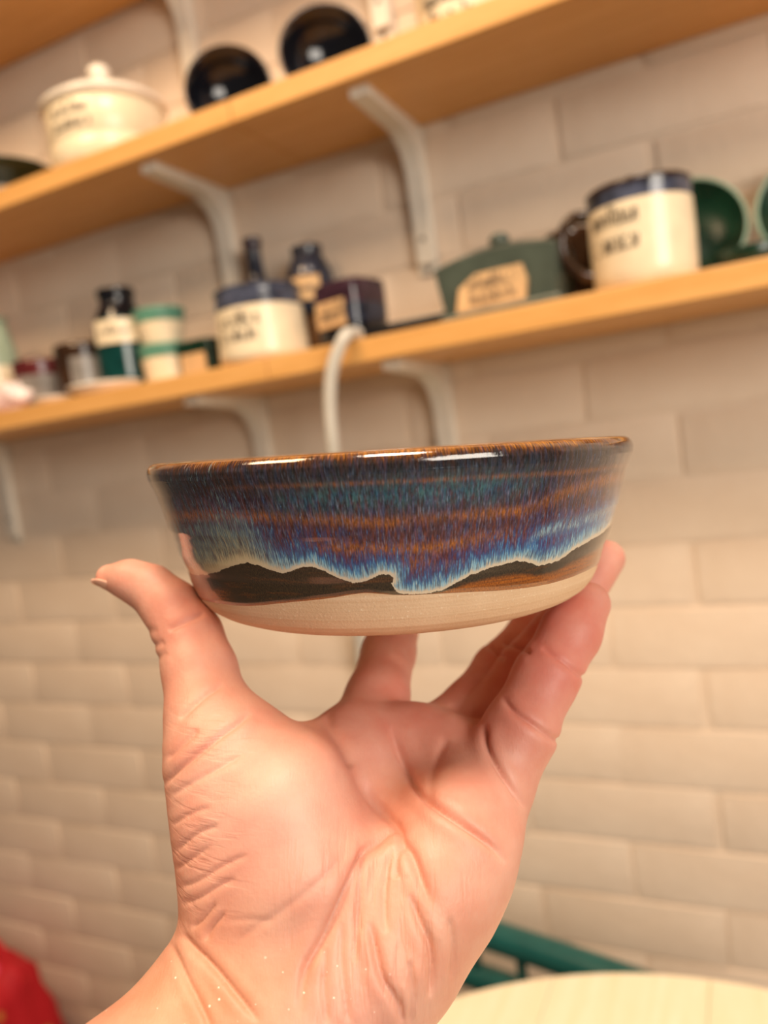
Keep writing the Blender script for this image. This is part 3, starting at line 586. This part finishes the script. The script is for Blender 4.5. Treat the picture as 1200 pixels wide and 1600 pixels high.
def surface(lo,hi,h):
    n=np.ceil((hi-lo)/h).astype(int)+1
    # coarse pass
    m=4; nc=(n+m-1)//m+2
    gi=np.stack(np.meshgrid(*[np.arange(k) for k in nc],indexing='ij'),-1).reshape(-1,3)
    dc=sdf(lo+gi*(h*m)).astype(np.float32).reshape(nc)
    near=np.abs(dc)<h*m*1.9
    fine=np.repeat(np.repeat(np.repeat(dc,m,0),m,1),m,2)[:n[0],:n[1],:n[2]].copy()
    nn=np.repeat(np.repeat(np.repeat(near,m,0),m,1),m,2)[:n[0],:n[1],:n[2]]
    idx=np.argwhere(nn)
    for s in range(0,len(idx),400000):
        q=idx[s:s+400000]; fine[q[:,0],q[:,1],q[:,2]]=sdf(lo+q*h)
    # surface nets
    s=fine<0
    c=np.zeros(tuple(n-1),np.uint8)
    for dx in (0,1):
        for dy in (0,1):
            for dz in (0,1):
                c+=s[dx:n[0]-1+dx,dy:n[1]-1+dy,dz:n[2]-1+dz]
    cell=np.argwhere((c>0)&(c<8))
    vid=np.full(tuple(n-1),-1,np.int32); vid[cell[:,0],cell[:,1],cell[:,2]]=np.arange(len(cell))
    acc=np.zeros((len(cell),3)); cnt=np.zeros(len(cell))
    corner=[(dx,dy,dz) for dx in (0,1) for dy in (0,1) for dz in (0,1)]
    val={k:fine[cell[:,0]+k[0],cell[:,1]+k[1],cell[:,2]+k[2]] for k in corner}
    for a in corner:
        for ax in range(3):
            if a[ax]==0:
                b=list(a); b[ax]=1; b=tuple(b)
                va,vb=val[a],val[b]; x=(va<0)!=(vb<0)
                t=np.where(x,va/np.where(x,va-vb,1),0)
                pt=np.array(a,float)[None]+np.zeros((len(cell),3)); pt[:,ax]+=t
                acc[x]+=pt[x]; cnt[x]+=1
    V=lo+(cell+acc/cnt[:,None])*h
    Fs=[]
    for ax in range(3):
        u,v=[(1,2),(2,0),(0,1)][ax]
        sl0=[slice(None)]*3; sl1=[slice(None)]*3; sl0[ax]=slice(0,-1); sl1[ax]=slice(1,None)
        x=s[tuple(sl0)]!=s[tuple(sl1)]
        e=np.argwhere(x); e=e[(e[:,u]>0)&(e[:,v]>0)&(e[:,u]<n[u]-1)&(e[:,v]<n[v]-1)]
        inside=s[e[:,0],e[:,1],e[:,2]]
        du=np.eye(3,dtype=int)[u]; dv=np.eye(3,dtype=int)[v]
        g=lambda k:vid[k[:,0],k[:,1],k[:,2]]
        q=np.stack([g(e-du-dv),g(e-dv),g(e),g(e-du)],1)
        q[~inside]=q[~inside][:,::-1]
        Fs.append(q)
    return V,np.concatenate(Fs)
def vnormals(V,Q):
    nrm=np.zeros_like(V)
    fn=np.cross(V[Q[:,2]]-V[Q[:,0]],V[Q[:,3]]-V[Q[:,1]])
    for k in range(4):
        for a in range(3): nrm[:,a]+=np.bincount(Q[:,k],fn[:,a],len(V))
    return nrm/(np.linalg.norm(nrm,axis=1,keepdims=True)+1e-12)
def relax(V,Q,it=2,w=.5):
    E=np.concatenate([Q[:,[i,(i+1)%4]] for i in range(4)])
    deg=np.bincount(E.ravel(),minlength=len(V)).astype(float)
    for _ in range(it):
        s=np.zeros_like(V)
        for a in range(3): s[:,a]=np.bincount(E[:,0],V[E[:,1],a],len(V))+np.bincount(E[:,1],V[E[:,0],a],len(V))
        V=V*(1-w)+w*s/deg[:,None]
    return V
def pix(V): return V[:,0]/V[:,2]*F+600,V[:,1]/V[:,2]*F+800

# skin folds: picture-space polylines laid on the palm side, (half width px, depth mm, points)
FOLDS=[(7,1.9,[(610,1130),(626,1167),(641,1211),(655,1237),(681,1263),(714,1285),(765,1318),(792,1350)]),
(6,1.7,[(757,1130),(758,1145),(760,1167),(776,1200),(798,1230),(822,1266)]),
(11,.7,[(700,1150),(684,1175),(675,1210),(672,1255)]),
(6,1.1,[(784,1087),(802,1112),(831,1131),(864,1154),(880,1160)]),
(5,.8,[(846,1011),(872,1028),(908,1055),(920,1065)]),
(5,.9,[(757,1005),(770,1015),(790,1032)]),(5,.9,[(785,1003),(831,1020)]),(6,.8,[(700,1100),(735,1118),(755,1120)]),
(9,1.9,[(560,1195),(585,1235),(600,1263),(620,1290),(625,1313),(643,1333),(660,1380),(673,1417)]),
(6,1.0,[(625,1313),(618,1345),(620,1373)]),
(8,1.6,[(623,1267),(597,1303),(565,1335),(545,1380),(520,1435),(498,1480),(473,1520),(469,1590)]),
(6,.9,[(575,1318),(563,1360),(560,1440),(553,1505)]),
(6,.9,[(612,1320),(602,1370),(600,1410),(603,1460)]),
(7,1.5,[(640,1395),(655,1440),(673,1475),(677,1515),(672,1560)]),
(7,1.5,[(578,1440),(587,1487),(597,1533),(622,1565),(629,1600)]),
(5,.7,[(535,1440),(532,1500),(540,1560),(545,1600)]),
(5,.7,[(510,1480),(505,1540),(512,1600)]),
(5,.6,[(640,1500),(645,1550),(640,1600)]),
(5,.6,[(700,1430),(708,1480),(703,1530)]),
(9,.25,[(552,1322),(502,1376),(440,1425),(388,1455),(360,1490)]),
(7,1.1,[(283,1458),(300,1478),(327,1502),(365,1547),(407,1600)]),
(6,.8,[(266,1470),(290,1525),(319,1580),(330,1610)]),
(5,.45,[(275,1358),(295,1345),(330,1322)]),(5,.5,[(280,1386),(310,1378),(352,1350),(390,1335)]),(5,.5,[(282,1412),(310,1405),(345,1382),(370,1372)]),
(5,.6,[(300,1450),(318,1437),(338,1410)]),(5,.6,[(322,1470),(330,1450),(352,1425)]),(5,.2,[(345,1440),(390,1436),(430,1440)]),
(5,.5,[(268,1290),(300,1270),(330,1262)]),(5,.5,[(275,1330),(310,1300),(345,1290)]),
(6,.9,[(256,1228),(270,1212),(296,1190),(336,1157),(377,1128),(392,1112)]),
(6,.6,[(260,1188),(292,1157),(310,1140)]),(6,.6,[(280,1125),(296,1110),(325,1084),(350,1070)]),
(6,.5,[(266,1245),(298,1225),(335,1205),(380,1180)]),
(6,.6,[(262,985),(292,972),(320,958)]),
(8,.5,[(225,1012),(240,1009),(258,1003)]),(8,.4,[(230,1036),(245,1030),(262,1018)]),(8,.3,[(215,985),(232,986),(248,985)]),
(14,1.2,[(505,1118),(530,1150),(560,1195)]),
]
def detail(V,Q,N):
    x,y=pix(V); pq=np.stack([x,y],1); dsp=np.zeros(len(V))
    front=np.clip((.35-N[:,2])/.35,0,1)
    for w,dep,pts in FOLDS:
        pts=np.array(pts,float)
        # smooth the polyline
        for _ in range(2):
            q=[pts[0]]
            for a,b in zip(pts[:-1],pts[1:]): q+= [a*.75+b*.25,a*.25+b*.75]
            pts=np.array(q+[pts[-1]])
        m=np.argwhere((x>pts[:,0].min()-5*w)&(x<pts[:,0].max()+5*w)&(y>pts[:,1].min()-5*w)&(y<pts[:,1].max()+5*w))[:,0]
        if not len(m): continue
        best=np.full(len(m),1e9); par=np.zeros(len(m)); L=len(pts)-1
        for i,(a,b) in enumerate(zip(pts[:-1],pts[1:])):
            ba=b-a; t=np.clip(((pq[m]-a)@ba)/(ba@ba+1e-9),0,1)
            d=np.linalg.norm(pq[m]-a-t[:,None]*ba,axis=1); k=d<best; best[k]=d[k]; par[k]=((i+t)/L)[k]
        end=np.clip(np.minimum(par,1-par)*4,0,1); end=end*end*(3-2*end)
        dsp[m]+=.95*dep*end*(-np.exp(-(best/(.72*w))**2)+.24*np.exp(-((best-2.4*w)/(1.5*w))**2))
    bell=lambda cx,cy,a,b: np.exp(-((x-cx)/a)**2-((y-cy)/b)**2)
    dsp+=-3.2*bell(598,1240,62,95)-1.2*bell(640,1180,60,40)+1.6*bell(715,1235,60,45)+1.8*bell(430,1265,90,90)+1.0*bell(700,1400,60,90)
    return V+N*(dsp*front)[:,None]
# ------------------------------------------------------------------ skin
t = NT('skin'); ca = t.n('ShaderNodeAttribute', attribute_name='tone'); c = t.obj()
n1 = t.noise(c, 90, 4); n2 = t.noise(c, 900, 3); n3 = t.noise(t.map(c, (2200, 500, 500)), 1.0, 2)
col = t.mix(.16, ca.outputs['Color'], t.ramp(n1, [(.35, '#d98377'), (.65, '#f6d0bf')]))
dust = t.n('ShaderNodeTexVoronoi', {'Vector': c, 'Scale': 420.0}); da = t.n('ShaderNodeAttribute', attribute_name='dust').outputs['Fac']
spot = t.math('MULTIPLY', t.math('LESS_THAN', dust.outputs['Distance'], t.math('MULTIPLY', t.n('ShaderNodeSeparateColor', {0: dust.outputs['Color']}).outputs[0], .13)), da)
col = t.mix(spot, col, lin('#f3ead9'))
t.out(Base_Color=col, Roughness=.48, **{'Subsurface_Weight': .22, 'Subsurface_Radius': (1.0, .38, .22), 'Subsurface_Scale': .0035, 'Specular_IOR_Level': .42})
hl = t.n('ShaderNodeAttribute', attribute_name='heel').outputs['Fac']; tn = t.n('ShaderNodeAttribute', attribute_name='thenar').outputs['Fac']
wr = t.ramp(t.noise(t.map(c, (330, 45, 45)), 1.0, 3, .5), [(.36, 0.0), (.47, 1.0)]); rot = t.n('ShaderNodeMapping', {'Vector': c, 'Rotation': (0, 0, .55), 'Scale': (60, 380, 60)}).outputs[0]
wt = t.ramp(t.noise(rot, 1.0, 3, .5), [(.36, 0.0), (.47, 1.0)])
big_ = t.math('ADD', t.math('MULTIPLY', wr, hl), t.math('MULTIPLY', wt, tn))
t.bump(t.math('ADD', t.math('MULTIPLY', big_, 1.6), t.math('ADD', t.math('MULTIPLY', n2, .35), t.math('MULTIPLY', n3, .3))), .35, .0006); M_SKIN = t.m
M_NAIL = plain('fingernail', '#d9a58c', .3, .05)
V, Q = surface(np.array([-110, -5, 105.]), np.array([100, 205, 335.]), .62)
V = relax(V, Q); N = vnormals(V, Q); V = detail(V, Q, N)
# flesh yields to the bowl: nothing of the hand enters the clay
rel = V-BC; hb = -(rel @ bn); rx = rel @ bx; ry = rel @ by; rr = np.hypot(rx, ry)+1e-9
Rr = RB(np.clip(hb, 0, BH))+.5; ins = (hb > 0) & (hb < BH+.3) & (rr < Rr)
side = Rr-rr; down = BH+.3-hb; ps = ins & (side <= down); pd = ins & (side > down)
radial = (np.outer(rx, bx)+np.outer(ry, by))/rr[:, None]
V[ps] += radial[ps]*side[ps][:, None]; V[pd] -= bn[None]*down[pd][:, None]
x_, y_ = pix(V)
tone = np.tile(np.array(lin('#e3a78d')[:3]), (len(V), 1))
def tint(cx, cy, rx_, ry_, c, k):
    g = k*np.exp(-((x_-cx)/rx_)**2-((y_-cy)/ry_)**2); tone[:] = tone*(1-g[:, None])+np.array(lin(c)[:3])*g[:, None]
tint(860, 1000, 130, 170, '#e0796b', .8); tint(620, 1100, 190, 110, '#d17a66', .7); tint(290, 960, 60, 60, '#d9806a', .6); tint(330, 1110, 110, 90, '#e5a488', .5)
tint(430, 1260, 110, 110, '#eab5a2', .7); tint(300, 1580, 170, 120, '#d29a6e', .8); tint(720, 1520, 140, 130, '#e2a887', .6); tint(700, 1270, 110, 80, '#e89f85', .5); tint(560, 1580, 90, 60, '#eba892', .5); tint(200, 900, 60, 40, '#dd977b', .5)
tone *= np.array([.88, .85, .87])
me = bpy.data.meshes.new('hand'); me.vertices.add(len(V)); org = P(540, 1300, .21)
me.vertices.foreach_set('co', ((V-org)/1000).astype(np.float32).ravel()); me.loops.add(Q.size); me.loops.foreach_set('vertex_index', Q.ravel().astype(np.int32))
me.polygons.add(len(Q)); me.polygons.foreach_set('loop_start', np.arange(0, Q.size, 4, dtype=np.int32)); me.polygons.foreach_set('use_smooth', np.ones(len(Q), bool))
me.update(calc_edges=True); me.validate(); me.materials.append(M_SKIN)
at_ = me.attributes.new('tone', 'FLOAT_COLOR', 'POINT'); at_.data.foreach_set('color', np.concatenate([tone, np.ones((len(V), 1))], 1).astype(np.float32).ravel())
gs = lambda cx, cy, a, b: np.exp(-((x_-cx)/a)**2-((y_-cy)/b)**2)
attr(me, 'heel', np.clip(1.2*gs(590, 1470, 130, 140), 0, 1)); attr(me, 'thenar', np.clip(.5*gs(310, 1340, 70, 110)+.3*gs(330, 1160, 70, 60), 0, 1))
attr(me, 'dust', np.clip((y_-1470)/60, 0, 1)*np.clip((640-x_)/80, 0, 1))
hand = link('hand', me)
HM = Matrix([CM[:, i].tolist() for i in range(3)])
hand.matrix_world = Matrix.Translation(Vector(to_world(org))) @ HM.to_4x4()
tag(hand, 'bare left hand and wrist, palm forward, holding the glazed bowl from below', 'hand')
def nail(a, b, ra, dorsal, wid, ln, name='fingernail'):
    ax = (b-a)/np.linalg.norm(b-a); dz = dorsal-ax*(dorsal@ax); dz /= np.linalg.norm(dz); sd = np.cross(ax, dz)
    VV, FF = [], []; m = 10
    for lay in (0, 1):
        for i in range(m+1):
            for j in range(m+1):
                u = -1+2*i/m; v = -1+2*j/m; s = math.sqrt(max(0, 1-abs(v)**4*.55)); w_ = wid*u*s
                q = b + ax*(ln*v*.5+ra*.15) + sd*w_ + dz*(ra*math.sqrt(max(.05, 1-(w_/(ra*1.08))**2))*(.97-.10*max(v, 0)) + .25 - lay*.6)
                VV.append((q-org)/1000)
    k = (m+1)**2
    for i in range(m):
        for j in range(m):
            p = i*(m+1)+j; FF += [(p, p+1, p+m+2, p+m+1), (k+p, k+p+m+1, k+p+m+2, k+p+1)]
    for i in range(m):
        for (p, q) in ((i, i+1), (m*(m+1)+i, m*(m+1)+i+1), (i*(m+1), (i+1)*(m+1)), (i*(m+1)+m, (i+1)*(m+1)+m)): FF.append((p, q, k+q, k+p))
    return mesh_obj(name, VV, FF, M_NAIL, hand, True)
nail(THUMB[2][0], THUMB[0][0]*.35+THUMB[1][0]*.65, 4.9, np.array([-.45, .87, -.12]), 4.6, 15.0, 'thumbnail')
for f in FINGERS: nail(f[-2][0], f[-2][0]*.2+f[-1][0]*.8, f[-1][1], np.array([.25, .25, 1.0]), f[-1][1]*.75, 10.0)
